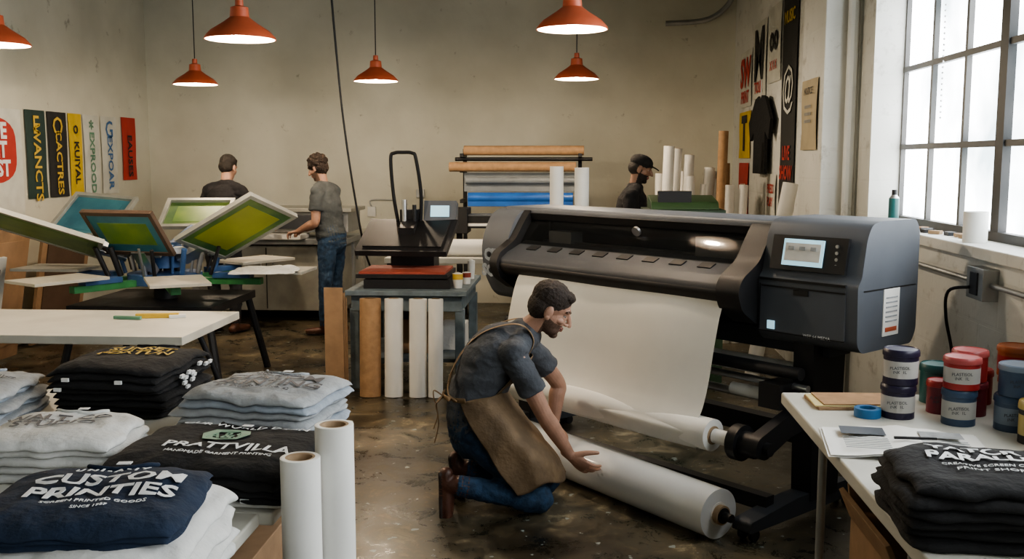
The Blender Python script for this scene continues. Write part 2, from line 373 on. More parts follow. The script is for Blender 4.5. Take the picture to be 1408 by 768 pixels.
# ------------------------------------------------------------------ folded shirts
def pile(name,c,w,d,n,t,rz,mats,texts=(),seed=0,amp=.010,collar=None,tags=0,sag=.02):
    b=B(name,0,60);rnd=random.Random(seed);so=V((seed*3.1,seed*1.7,0))
    def S(x,y):
        a=abs(2*x/w);bb=abs(2*y/d)
        return -sag*(min(a,1.2)**4+min(bb,1.2)**4)+amp*noise.noise(V((x*6,y*6,0))+so)+amp*.7*(1-abs(noise.noise(V((x*11+y*5,y*9-x*4,3))+so))*2)
    nx,ny=44,36;z=t/2
    for l in range(n):
        last=l==n-1
        m=mats[l%len(mats)] if not last else mats[-1]
        k=b.mi(m);ox,oy=rnd.uniform(-.016,.016),rnd.uniform(-.016,.016);rr=rnd.uniform(-.045,.045)
        ww_,dd=w*rnd.uniform(.94,1.02),d*rnd.uniform(.94,1.02)
        G=[]
        for sgn in(1,-1):
            g=[]
            for j in range(ny+1):
                row=[]
                for i in range(nx+1):
                    A=math.sin(math.pi/2*(2*i/nx-1));C=math.sin(math.pi/2*(2*j/ny-1))
                    x=A*ww_/2*(1-.05*C**4);y=C*dd/2*(1-.06*A**4)
                    e=max(0,(1-abs(A)**14)*(1-abs(C)**14))**.5
                    x2=x*math.cos(rr)-y*math.sin(rr)+ox;y2=x*math.sin(rr)+y*math.cos(rr)+oy
                    q=V((x2*9,y2*9,l*1.3))+so
                    ed=max(abs(A),abs(C))**3
                    x2+=.02*ed*noise.noise(q);y2+=.02*ed*noise.noise(q+V((5,5,5)))
                    zz=z+S(x2,y2)*(l+1)/n+sgn*t*.56*e
                    if sgn<0 and (i in(0,nx) or j in(0,ny)): row.append(G[0][j][i])
                    else: row.append(b.nv((x2,y2,max(zz,.002))))
                g.append(row)
            G.append(g)
        for gi,g in enumerate(G):
            for j in range(ny):
                for i in range(nx):
                    q=[g[j][i],g[j][i+1],g[j+1][i+1],g[j+1][i]]
                    b.face(q if gi==0 else q[::-1],k)
        z+=t
    top=z-t/2+.0075
    fn=lambda p:V((p.x,p.y,top+S(p.x,p.y)+p.z))
    for(tx,size,x,y,rt,m,off) in texts:
        b.text(tx,size,T((x,y,0),0,0,rt),m,off,fn=fn,ls=.85)
    if collar is not None:
        pts=[fn(V((.085*math.cos(a),d*.42+.045*math.sin(a)-.0,-.003))) for a in [math.pi+math.pi*i/10 for i in range(11)]]
        b.tube(pts,.006,collar,8);
        p=fn(V((0,d*.43,.002)));b.box(p,(.035,.022,.002),mWhiteInk)
    for i in range(tags):
        y=rnd.uniform(-d*.35,d*.35);zz=rnd.uniform(.03,n*t*.85);b.box((w/2+.003,y,zz),(.010,.028,.014),mWhiteInk,rot=(0,.3,0))
        if i%3==0: b.box((rnd.uniform(-w*.4,w*.4),-d/2-.002,zz),(.028,.010,.014),mWhiteInk)
    return b.done(c,rz)
TZ0=.72
b=B('shirt_table',.008);b.bx(-2.9,-.91,1.45,2.72,TZ0-.04,TZ0,mTableTop);b.bx(-2.9,-.87,2.72,3.76,TZ0-.04,TZ0,mTableTop);b.bx(-2.9,-1.52,3.76,4.25,TZ0-.04,TZ0,mTableTop)
for x in(-2.8,-.96):
    for y in(1.7,3.62): b.bx(x-.03,x+.03,y-.03,y+.03,0,TZ0-.04,mBlackM)
for x in(-2.8,-1.6): b.bx(x-.03,x+.03,4.14,4.2,0,TZ0-.04,mBlackM)
b.bx(-2.8,-.96,2.2,3.6,.15,.18,mBlackM)
b.done()
b=B('cardboard_box',.004);b.bx(-1.5,-1.0,2.6,3.3,.181,.5,mCard);b.done()
FP='folded_shirt_pile'
pile(FP,(-1.83,3.94,TZ0),.50,.50,8,.026,-.06,[mBlk],[('SUNSET\nFORTUN',.080,.0,.05,.03,mGoldInk,.001)],1,tags=12,collar=mBlk)
pile(FP,(-2.40,3.66,TZ0),.50,.52,6,.026,.15,[mPale,mMarl],[('FANTASTIC',.055,.06,0,.1,mBlackInk,.0)],2,collar=mPale)
pile(FP,(-1.14,3.51,TZ0),.52,.46,8,.025,-.16,[mMarl,mMarl,mPale,mMarl],[('CUSTOM',.090,.02,.05,.06,mBlackInk,.001),('PRINTING',.090,.03,-.035,.06,mBlackInk,.001),('OLD   SKULL',.032,.0,.12,.06,mBlackInk,.0),('EST. BROOKLYN - NO. 42',.024,.0,-.095,.06,mBlackInk,.0)],3,collar=mMarl)
pile(FP,(-1.70,3.12,TZ0),.46,.42,5,.028,.1,[mWht],[('WALT CO\nSTUDIO',.075,-.03,.02,.1,mBlackInk,.001)],4,collar=mWht)
pile(FP,(-1.12,2.99,TZ0),.64,.48,5,.026,-.10,[mWht,mBlk,mBlk,mBlk],[('OUR WORLD DSGN',.048,.02,.15,.0,mWhiteInk,.0),('PRATTVILLA',.074,.06,-.080,.04,mWhiteInk,.001),('O',.20,.0,.04,0,mGreenInk,.006),('A&S',.07,.0,.04,0,mGreenInk,.001),('HANDMADE GARMENT PRINTING',.022,.06,-.145,.04,mWhiteInk,0)],5,tags=2,collar=mBlk)
pile(FP,(-1.16,2.17,TZ0),.62,.60,5,.038,.05,[mWht,mWht,mMarl,mWht],(),6,sag=.03,amp=.014)
pile(FP,(-1.12,2.19,TZ0+.188),.50,.46,3,.020,.12,[mNavy],[('CUSTOM',.086,.02,.035,.02,mWhiteInk,.002),('PRINTIES',.086,.025,-.045,.02,mWhiteInk,.002),('U N I - A - I Y',.030,.0,.11,.02,mWhiteInk,.001),('SCREEN PRINTED GOODS',.020,.03,-.11,.02,mWhiteInk,0),('SINCE 1987',.016,.03,-.14,.02,mWhiteInk,0)],7,collar=mNavy,sag=.03)
pile(FP,(-1.95,2.60,TZ0),.44,.46,5,.028,.2,[mPale,mMarl],[('WORKS',.08,0,0,.2,mBlackInk,.001)],8,collar=mMarl)
pile(FP,(-1.78,2.02,TZ0),.5,.55,4,.03,.1,[mMarl],(),9)
# ------------------------------------------------------------------ white folding table left
b=B('folding_table',.008)
b.bx(-4.7,-2.2,5.35,6.3,.70,.75,mTableTop)
for x in(-4.4,-2.45):
    b.tube([(x,5.5,.70),(x,5.45,.35),(x,5.4,0)],.016,mBlackM);b.tube([(x,6.15,.70),(x+.12,6.2,.35),(x+.2,6.25,0)],.02,mBlackM);b.tube([(x,5.48,.3),(x+.1,6.2,.3)],.012,mBlackM)
b.done()
b=B('squeegee',.003);b.box((-2.62,6.0,.765),(.26,.03,.03),mGoldInk,rot=(0,0,.2));b.box((-2.78,5.93,.762),(.18,.025,.02),mGreenInk,rot=(0,0,-.1));b.box((-2.5,6.02,.76),(.1,.05,.02),mWhiteInk,rot=(0,0,.4));b.done()
# ------------------------------------------------------------------ screen printing carousel
mAlu=mat('frame_aluminium',(.42,.42,.38),.45,.4);mFrameDark=mat('frame_wood_dark',(.10,.065,.045),.6)
mMeshG=mat('screen_mesh_green',(.06,.15,.05),.4,sc=3,c2=(.19,.29,.06));mMeshB=mat('screen_mesh_blue',(.03,.14,.21),.4,sc=3,c2=(.08,.25,.31));mMeshY=mat('screen_emulsion_yellow',(.32,.35,.04),.4,sc=3)
mMeshE=mat('screen_emulsion_green',(.10,.23,.05),.4,sc=4,c2=(.21,.32,.05))
mPressG=mat('press_green',(.05,.24,.08),.45);mPressB=mat('press_blue',(.04,.10,.24),.45);mPallet=mat('pallet_board',(.44,.42,.36),.6,sc=5,var=.12)
CC=V((-3.22,7.55,0))
b=B('screen_printing_press',.004)
b.cyl(CC+V((0,0,.1)),CC+V((0,0,.78)),.09,mBlackM);b.cyl(CC+V((0,0,.78)),CC+V((0,0,.86)),.28,mPressB,seg=32);b.cyl(CC+V((0,0,.9)),CC+V((0,0,1.1)),.12,mPressB);b.cyl(CC+V((0,0,1.02)),CC+V((0,0,1.07)),.25,mSteel,seg=32)
b.bx(CC.x-.55,CC.x+.55,CC.y-.5,CC.y+.5,.60,.66,mBlackM)
for sx in(-1,1):
    for sy in(-1,1): b.tube([CC+V((sx*.5,sy*.45,.62)),CC+V((sx*.62,sy*.55,0))],.03,mBlackM)
for i in range(6):
    a=math.radians(-2+60*i)
    b.mx=Matrix.Translation(CC)@Matrix.Rotation(a,4,'Z')
    b.box((.48,0,.80),(.6,.07,.05),mPressG);b.box((.55,0,.845),(.3,.10,.04),mPressB)
    b.box((.88,0,.885),(.56,.40,.022),mPallet)
    b.mx=Matrix()
def frame(mx,fm,mm,my,L,W):
    b.mx=mx;t=.035
    b.bx(0,L,-W/2,-W/2+t,-.018,.018,fm);b.bx(0,L,W/2-t,W/2,-.018,.018,fm);b.bx(0,t,-W/2+t,W/2-t,-.018,.018,fm);b.bx(L-t,L,-W/2+t,W/2-t,-.018,.018,fm)
    b.bx(t,L-t,-W/2+t,W/2-t,-.012,-.008,mm)
    if my: b.bx(t+.07,L-t-.07,-W/2+t+.06,W/2-t-.06,-.0145,-.0055,my)
    b.mx=Matrix()
def screen(ang,el,fm,mm,my=None,r0=.30,L=.72,W=.56,roll=0,z0=1.05):
    mx=Matrix.Translation(CC+V((0,0,z0)))@Matrix.Rotation(math.radians(ang),4,'Z')@Matrix.Translation((r0,0,0))@Matrix.Rotation(math.radians(-el),4,'Y')@Matrix.Rotation(math.radians(roll),4,'X')
    frame(mx,fm,mm,my,L,W)
    b.mx=mx
    b.box((-.08,0,0),(.22,.12,.05),mSteel);b.box((.0,.14,.03),(.07,.05,.07),mSteel);b.box((.0,-.14,.03),(.07,.05,.07),mSteel);b.box((-.05,0,.05),(.1,.06,.08),mPressB)
    b.mx=Matrix()
    b.tube([CC+V((.1*math.cos(math.radians(ang)),.1*math.sin(math.radians(ang)),z0)),mx@V((0,0,0))],.03,mPressB,8)
screen(-104,52,mFrameDark,mMeshB,mMeshE,L=.42,W=.62,r0=.28,z0=1.03)
screen(-12,28,mAlu,mMeshG,mMeshY,roll=-22,L=.74,r0=.32)
screen(204,20,mAlu,mMeshG,mMeshG,roll=18,L=.86,r0=.45)
mx=Matrix.Translation((-4.04,8.05,1.27))@Euler((math.radians(38),math.radians(4),math.radians(-10))).to_matrix().to_4x4()@Matrix.Translation((-.30,0,0));frame(mx,mAlu,mMeshB,mMeshB,.60,.52)
b.tube([CC+V((-.1,.1,1.05)),mx@V((.30,-.26,0))],.03,mPressB,8);b.box((-3.93,7.86,1.10),(.14,.1,.08),mSteel)
mx=Matrix.Translation((-3.24,8.3,1.28))@Euler((math.radians(32),0,math.radians(6))).to_matrix().to_4x4()@Matrix.Translation((-.29,0,0));frame(mx,mAlu,mMeshG,mMeshE,.58,.42)
b.tube([CC+V((0,.1,1.05)),mx@V((.29,-.21,0))],.03,mPressB,8)
for i in range(30):
    a=random.uniform(0,6.28);r=random.uniform(.1,.45)
    b.cyl(CC+V((r*math.cos(a),r*math.sin(a),.86)),CC+V((r*math.cos(a)*1.2,r*math.sin(a)*1.2,1.08)),random.uniform(.010,.024),random.choice([mSteel,mPressB,mBlackM,mBlackM]),seg=12)
b.done()
pile('draped_shirt',(-2.35,7.32,.897),.5,.42,1,.02,.1,[mWht],(),11,amp=.02)
for i,(y,x,h,w,m) in enumerate(((7.8,-4.85,1.15,1.1,mCard),(7.2,-4.65,.95,.9,mWhiteP),(9.2,-4.95,1.1,.9,mCard))):
    b=B('leaning_board',.004);b.box((x,y,h/2+.02),(.03,w,h),m,rot=(0,math.radians(10),0))
    b.box((x+.02,y,h/2+.02),(.01,w*.8,h*.8),mFrameDark if i else mCard,rot=(0,math.radians(10),0));b.done()
# ------------------------------------------------------------------ back counter
mDoor=mat('cabinet_door',(.34,.33,.28),.6)
b=B('base_cabinet',.005);b.bx(-4.3,-2.0,11.3,11.98,.02,.86,mDoor);b.bx(-4.33,-1.97,11.26,11.98,.86,.90,mTableTop)
for i in range(5): b.bx(-4.26+i*.455,-3.84+i*.455,11.285,11.3,.1,.82,mDoor);b.bx(-3.9+i*.455,-3.885+i*.455,11.27,11.285,.6,.72,mSteel)
b.done()
b=B('flatbed_dryer',.008);b.bx(-4.2,-2.45,10.35,11.2,.84,.90,mGalv);b.bx(-3.55,-2.45,10.5,11.1,.96,1.18,mGalv);b.bx(-3.5,-2.5,10.45,10.5,1.0,1.15,mGrey2)
b.bx(-4.1,-2.9,10.25,10.6,.90,.95,mPaper);b.bx(-3.6,-2.4,10.45,11.15,1.18,1.22,mAlu)
for x in(-4.1,-2.55):
    for y in(10.4,11.1): b.bx(x-.03,x+.03,y-.03,y+.03,0,.84,mGalv)
b.bx(-4.1,-2.55,10.45,11.1,.12,.82,mDoor);b.bx(-3.34,-3.33,10.44,10.45,.14,.8,mBlack);b.bx(-3.40,-3.385,10.42,10.44,.6,.72,mSteel);b.bx(-3.27,-3.255,10.42,10.44,.6,.72,mSteel)
b.done()
# ------------------------------------------------------------------ roll rack and plotter
mVinB=mat('vinyl_blue',(.03,.13,.45),.3);mGreyV=mat('vinyl_grey',(.22,.24,.25),.4)
b=B('roll_rack',.004)
for x in(-1.22,.02):
    b.bx(x-.02,x+.02,10.75,10.8,0,1.85,mBlackM);b.bx(x-.02,x+.02,10.45,11.1,.0,.05,mBlackM)
    for z in(1.78,1.62,1.30): b.bx(x-.02,x+.02,10.45,10.8,z-.02,z+.02,mBlackM)
b.cyl((-1.2,10.5,1.83),(.06,10.5,1.83),.05,mKraft);b.cyl((-1.35,10.45,1.66),(-.02,10.45,1.66),.05,mKraft)
b.cyl((-1.3,10.55,1.74),(.15,10.55,1.74),.02,mBlackM)
b.bx(-1.2,.0,10.5,10.52,1.40,1.6,mGreyV);b.cyl((-1.18,10.48,1.52),(-.02,10.48,1.52),.04,mGreyV);b.cyl((-1.15,10.42,1.34),(-.05,10.42,1.34),.055,mVinB);b.bx(-1.15,-.05,10.38,10.40,1.25,1.33,mVinB)
b.done()
b=B('vinyl_cutter',.01);b.bx(-1.25,.1,9.95,10.2,1.05,1.17,mBlack);b.bx(-1.3,-1.1,9.9,10.25,1.0,1.25,mBlack);b.bx(-.05,.15,9.9,10.25,1.0,1.25,mBlack);b.bx(-1.1,-.05,9.95,10.15,1.17,1.19,mGrey);b.bx(-1.1,-.05,9.94,9.95,1.07,1.10,mPaper)
for x in(-1.2,.05): b.bx(x-.03,x+.03,10.05,10.1,0,1.02,mBlackM);b.bx(x-.03,x+.03,9.8,10.3,0,.05,mBlackM)
b.done()
b=B('packing_table',.005);b.bx(-1.75,.05,8.9,9.6,.80,.85,mTableTop)
for x in(-1.7,0):
    for y in(8.95,9.55): b.bx(x-.03,x+.03,y-.03,y+.03,0,.8,mBlackM)
b.done()
b=B('paper_roll');b.cyl((-1.4,9.1,.93),(-.2,9.1,.93),.078,mPaper,seg=32);b.done()
b=B('standing_roll_cluster')
for x,y,r,h,m in((-.17,8.0,.055,1.68,mPaper),(.03,8.0,.058,1.67,mPaper)): b.cyl((x,y,0),(x,y,h),r,m)
b.done()
b=B('standing_roll_cluster')
rr=random.Random(5)
L=[(.80,1.86,mPaper),(.87,1.84,mPaper),(.98,1.62,mPaper),(1.07,1.58,mPaper),(1.17,1.66,mPaper),(1.24,1.62,mPaper),(1.32,2.0,mKraft),(1.02,1.78,mPaper),(.92,1.6,mPaper),(1.40,1.5,mPaper),(1.15,1.5,mPaper),(1.28,1.55,mPaper),(1.5,1.5,mPaper),(1.42,1.7,mKraft),(.80,1.6,mPaper)]
for i,(x,h,m) in enumerate(L):
    y=9.5+.22*(i%3);ln=rr.uniform(-.02,.1);r=rr.uniform(.042,.056);b.cyl((x,y,0),(x+ln,y+.02,h),r,m);b.cyl((x+ln,y+.02,h),(x+ln,y+.02,h+.002),r*.6,mCore)
b.done()
b=B('paper_roll');b.cyl((1.38,7.85,0),(1.66,7.95,1.55),.06,mPaper);b.done()
b=B('storage_cabinet',.02);b.bx(.5,1.1,7.5,8.0,0,1.36,mat('dark_green_paint',(.03,.06,.03),.5))
b.prism(fil([(7.5,1.36),(7.55,1.42),(7.95,1.46),(8.0,1.36)],.02),.55,1.05,mat('dark_green_lid',(.04,.08,.03),.5));b.bx(.6,.85,7.55,7.6,1.38,1.5,mBlackM);b.done()
# ------------------------------------------------------------------ right table and stuff
b=B('folding_table',.008);b.bx(.87,1.78,1.2,4.22,.70,.75,mTableTop)
for y in(1.6,2.9,4.0):
    for x in(1.0,1.68): b.cyl((x,y,0),(x,y,.7),.018,mGalv,seg=12)
b.done()
b=B('cardboard_box',.004);b.bx(1.05,1.5,3.15,3.75,0,.40,mCard);b.box((1.27,3.78,.44),(.44,.02,.12),mCard,rot=(-.5,0,0));b.box((1.03,3.45,.44),(.02,.58,.12),mCard,rot=(0,-.4,0));b.done()
pile('white_rag_bundle',(1.33,2.5,0),.4,.4,3,.10,.2,[mWht],(),13,amp=.04)
b=B('clipboard',.002);b.box((1.13,4.03,.756),(.36,.22,.012),mCard,rot=(0,0,.05));b.box((1.11,4.02,.765),(.33,.2,.006),mat('yellow_pad',(.60,.50,.25),.7),rot=(0,0,-.02));b.box((1.14,4.03,.771),(.33,.2,.005),mKraft,rot=(0,0,.03));b.done()
b=B('masking_tape_roll',.002);b.lathe([(.03,0),(.05,0),(.05,.035),(.03,.035),(.03,0)],(1.12,3.83,.75),mat('tape_blue',(.03,.15,.34),.5),seg=32);b.done()
def mag():
    b=B('open_magazine')
    rows=[]
    for j in range(9):
        y=-.18+.045*j
        rows.append([(x,y,.006+.02*math.exp(-((x)/.05)**2)+.012*math.exp(-((abs(x)-.1)/.06)**2)) for x in [-.26+.026*i for i in range(21)]])
    b.sheet(rows,mPaper);b.sheet([[(p[0]*1.03,p[1]*1.03,p[2]-.005) for p in r] for r in rows],mPaper)
    b.box((-.13,.09,.024),(.15,.10,.001),mGrey);b.box((.13,.08,.024),(.14,.08,.001),mMarl)
    for i in range(7):
        b.box((-.13,.01-i*.022,.0215),(.15,.004,.001),mGreyV);b.box((.13,.01-i*.022,.0215),(.15,.004,.001),mGreyV)
    b.box((.03,-.02,.036),(.14,.01,.008),mBlack,rot=(0,0,.1))
    b.done((1.13,3.42,.752),-.15)
mag()
def can(x,y,z,r,h,body,lid,label,n='ink_can'):
    b=B(n,0)
    b.lathe([(.001,0),(r*.96,0),(r*.97,.006),(r*.96,.012),(r*.965,h*.2),(r*.965,h*.2),(r*.97,h*.68),(r*.965,h*.68),(r*.965,h*.8),(r*1.03,h*.81),(r*1.03,h*.9),(r*1.0,h*.97),(r*.94,h),(r*.9,h*.975),(.001,h*.975)],(x,y,z),body,
      mats=[body]*5+[label]*2+[body]+[lid]*6,seg=36)
    b.text('PLASTISOL\nINK  1L',.016,T((x-.35*r,y-r*.99,z+h*.45),math.pi/2,0,0),mBlackInk,ext=.0003)
    b.done()
cm=lambda n,c:mat(n,c,.35,var=.08)
cPur=cm('ink_purple',(.022,.018,.045));cRed=cm('ink_red',(.34,.03,.03));cPink=cm('ink_pink',(.42,.09,.09));cTeal=cm('ink_teal',(.02,.10,.10));cBlue=cm('ink_blue',(.05,.085,.15));cBluL=cm('ink_bluegrey',(.19,.24,.31));cOr=cm('ink_orange',(.36,.10,.03));cGold=cm('ink_gold',(.42,.33,.12));cLab=cm('ink_label',(.48,.47,.45));cMar=cm('ink_maroon',(.17,.02,.035))
can(1.235,3.84,.75,.064,.130,cPur,cPur,cLab);can(1.24,3.84,.882,.066,.135,cPur,cPur,cLab)
can(1.47,4.09,.75,.07,.16,cTeal,cTeal,cTeal);can(1.42,3.92,.75,.05,.13,cMar,cRed,cMar)
can(1.62,4.10,.75,.07,.14,cRed,cRed,cRed);can(1.53,3.90,.75,.06,.133,cMar,cMar,cMar);can(1.52,3.90,.885,.066,.12,cRed,cPink,cRed)
can(1.43,3.75,.75,.062,.135,cBlue,cBlue,cLab);can(1.435,3.75,.887,.066,.12,cRed,cPink,cLab)
can(1.60,3.68,.75,.068,.13,cBlue,cBlue,cBluL);can(1.61,3.67,.882,.072,.115,cBlue,cBluL,cBlue)
can(1.73,3.96,.75,.07,.14,cOr,cOr,cOr);can(1.72,3.96,.892,.07,.12,cOr,cOr,cRed)
can(1.60,3.50,.75,.058,.15,mBlack,cGold,cGold);can(1.71,3.55,.75,.05,.20,mBlack,mBlack,cGold)
pile(FP,(1.10,2.68,.75),.52,.46,6,.028,-.08,[mBlk],[('YATCR',.074,-.01,.09,-.12,mWhiteInk,.002),('PARALLE',.070,-.01,.02,-.12,mWhiteInk,.002),('CREATIVE SCREEN CO',.022,-.01,-.04,-.12,mWhiteInk,0),('PRINT SHOP',.03,-.01,-.08,-.12,mWhiteInk,0)],10)
# ------------------------------------------------------------------ right wall items
b=B('electrical_outlet_box',.005);b.bx(1.75,1.82,4.40,4.58,1.12,1.26,mGalv);b.box((1.748,4.49,1.19),(.01,.08,.10),mGrey2)
b.tube([(1.79,4.5,1.19),(1.79,5.2,1.19),(1.79,6.2,1.19)],.013,mGalv);b.tube([(1.79,4.4,1.19),(1.79,3.2,1.19),(1.79,2.0,1.19)],.013,mGalv)
b.tube([(1.74,4.52,1.17),(1.68,4.6,1.14),(1.72,4.72,1.0),(1.76,4.72,.8),(1.76,4.7,.5),(1.70,4.8,.1)],.008,mBlack)
b.done()
b=B('spray_can');b.lathe([(.001,0),(.03,0),(.03,.16),(.015,.18),(.015,.21),(.001,.21)],(1.87,6.05,1.346),cTeal,mats=[cTeal,cTeal,mSteel,mBlack,mBlack]);b.done()
b=B('masking_tape_stack');b.cyl((1.87,4.82,1.346),(1.87,4.82,1.49),.055,mPaper);b.done()
b=B('sill_clutter')
for i in range(9): b.box((1.88+rr.uniform(-.04,.04),4.95+i*.1,1.355),(.04,.06,.018),rr.choice([mBlack,mCore,mGrey2,mCard]),rot=(0,0,rr.uniform(0,3)))
b.done()
b=B('conduit_pipe')
b.tube([(1.76,6.68,0),(1.76,6.68,4.0)],.035,mWallR,10);b.tube([(1.78,8.4,4.0),(1.78,8.4,3.2)],.02,mGalv)
b.tube([(1.0,11.9,3.3),(1.5,11.9,3.35),(1.76,11.85,3.6),(1.76,11.8,4.0)],.03,mGalv)
b.done()
def poster(name,y0,y1,z0,z1,m,texts,X=XR-.004,n=8,side=-1):
    b=B(name);rows=[]
    for j in range(n+1):
        z=z0+(z1-z0)*j/n
        rows.append([(X+side*(.006+.008*abs(math.sin(i*.9+j*.4))),y0+(y1-y0)*i/6,z) for i in range(7)])
    b.sheet(rows,m)
    for(t,size,y,z,rx,mm,off) in texts:
        M_=Matrix.Translation((X+side*.02,y,z))@Matrix.Rotation(side*math.pi/2,4,'Z')@Matrix.Rotation(math.pi/2,4,'X')@Matrix.Rotation(rx,4,'Z')
        b.text(t,size,M_,mm,off)
    return b.done()
pm=lambda n,c:mat(n,c,.7,var=.08)
mYel=pm('banner_yellow',(.60,.42,.04));mRedB=pm('banner_red',(.44,.045,.035));mDkG=pm('banner_darkgreen',(.022,.045,.04));mBan=pm('banner_black',(.022,.022,.022));mCream=pm('banner_cream',(.58,.58,.52));mBluI=pm('ink_sky',(.07,.17,.36));mTan=pm('paper_tan',(.40,.33,.21))
poster('wall_poster',10.75,11.45,2.3,2.9,mCream,[('SW',.42,11.1,2.65,0,mRedB,.015),('PRINT',.18,11.1,2.40,0,mRedB,.004)])
poster('wall_poster',10.75,11.45,1.75,2.25,mYel,[('T',.5,11.1,2.0,0,mBan,.02)]);poster('wall_poster',10.8,11.4,1.15,1.7,mRedB,[('ART',.2,11.1,1.4,0,mCream,.0)])
poster('wall_poster',9.95,10.65,2.35,3.1,mCream,[('M',.7,10.3,2.75,0,mBan,.02),('TOUR',.16,10.3,2.45,0,mRedB,.004)]);poster('wall_poster',9.25,9.85,2.45,3.15,mCream,[('oo',.35,9.55,2.85,0,mBan,.01),('X X X',.12,9.55,2.6,0,mRedB,.002)])
poster('wall_poster',8.55,9.15,1.3,3.2,mBan,[('MUSIC',.15,8.85,2.95,0,mYel,.002),('LIVE\nSHOW',.17,8.85,1.7,0,mRedB,.004),('@',.45,8.85,2.35,0,mCream,0)])
poster('wall_poster',9.3,9.75,1.2,1.6,mCream,[('PRESS\nPLAY',.12,9.52,1.4,0,mRedB,.002)])
poster('notice_paper',6.85,7.3,1.80,2.28,mTan,[('NOTICE',.07,7.08,2.2,0,mBan,0),('ooooooo\nooooooo\nooooooo',.05,7.08,2.05,0,mMarl,0)],X=1.596)
b=B('hanging_tshirt');X=1.74;pts=[(9.25,1.45),(9.95,1.45),(9.95,1.95),(10.2,1.85),(10.3,2.08),(9.9,2.35),(9.7,2.38),(9.6,2.33),(9.5,2.38),(9.3,2.35),(8.95,2.08),(9.05,1.85),(9.25,1.95)]
pts=[(9.85+(y-9.6)*.85,2.0+(z-1.95)*.8) for y,z in pts]
b.rings([[(X,y,z) for y,z in pts],[(X+.03,y,z) for y,z in pts]],mBlk);b.tube([(X+.01,9.85,2.3),(X+.01,9.85,2.5)],.006,mSteel);b.done()
XB=XL+.004;kk=.979
def ban(y0,y1,z0,z1,m,tm,t,pat=None,sz=.5):
    y0*=kk;y1*=kk
    poster('wall_banner',y0,y1,z0,z1,m,[(t,(y1-y0)*sz,(y0+y1)/2,(z0+z1)/2-.08,-math.pi/2,tm,.003)]+([(pat,(y1-y0)*.7,(y0+y1)/2,z1-.15,0,tm,.002)] if pat else []),X=XB,side=1)
ban(9.42,9.78,1.36,2.21,mDkG,mGoldInk,'WANCTS','E');ban(9.83,10.2,1.36,2.21,mBan,mGoldInk,'CACTRES','O',.42);ban(10.25,10.52,1.36,2.21,mYel,mBan,'KUIYAL','o');ban(10.56,10.9,1.36,2.21,mCream,mGreenInk,'EXPROOD','*',.42);ban(10.96,11.34,1.36,2.21,mCream,mBluI,'EXPOAR','G',.42);ban(11.48,11.84,1.5,2.22,mRedB,mBan,'EAUSES',None,.42)
b=B('wall_banner');b.sheet([[(XB+.008,8.3+.85*i/6,1.15+1.05*j/6) for i in range(7)] for j in range(7)],mCream)
b.rings([[(x,8.72+.36*math.cos(t)*(1-.1*math.cos(3*t)),1.82+.30*math.sin(t)) for t in [2*math.pi*i/28 for i in range(28)]] for x in(XB+.011,XB+.014)],mRedB)
b.text('APE\nLET\nFEST',.20,Matrix.Translation((XB+.02,8.72,1.82))@Matrix.Rotation(math.pi/2,4,'Z')@Matrix.Rotation(math.pi/2,4,'X'),mWhiteInk,.008,ls=.85);b.done()
b=B('wall_switch_box',.004);b.bx(-2.55,-2.45,11.96,12,1.05,1.17,mWhiteP);b.tube([(-2.5,11.98,1.17),(-2.5,11.98,1.25),(-2.2,11.98,1.25)],.008,mGalv)
b.bx(-1.95,-1.85,11.96,12,1.28,1.38,mGalv);b.tube([(-1.9,11.96,1.33),(-1.88,11.9,1.2),(-1.9,11.92,1.0)],.008,mBlack);b.done()
b=B('power_cable');b.tube([(-2.0,8.0,ZC),(-1.98,8.0,3.3),(-1.92,8.0,2.4),(-1.87,8.0,1.9),(-1.82,8.05,1.45),(-1.76,8.12,1.0),(-1.70,8.2,.77)],.009,mBlack);b.done()
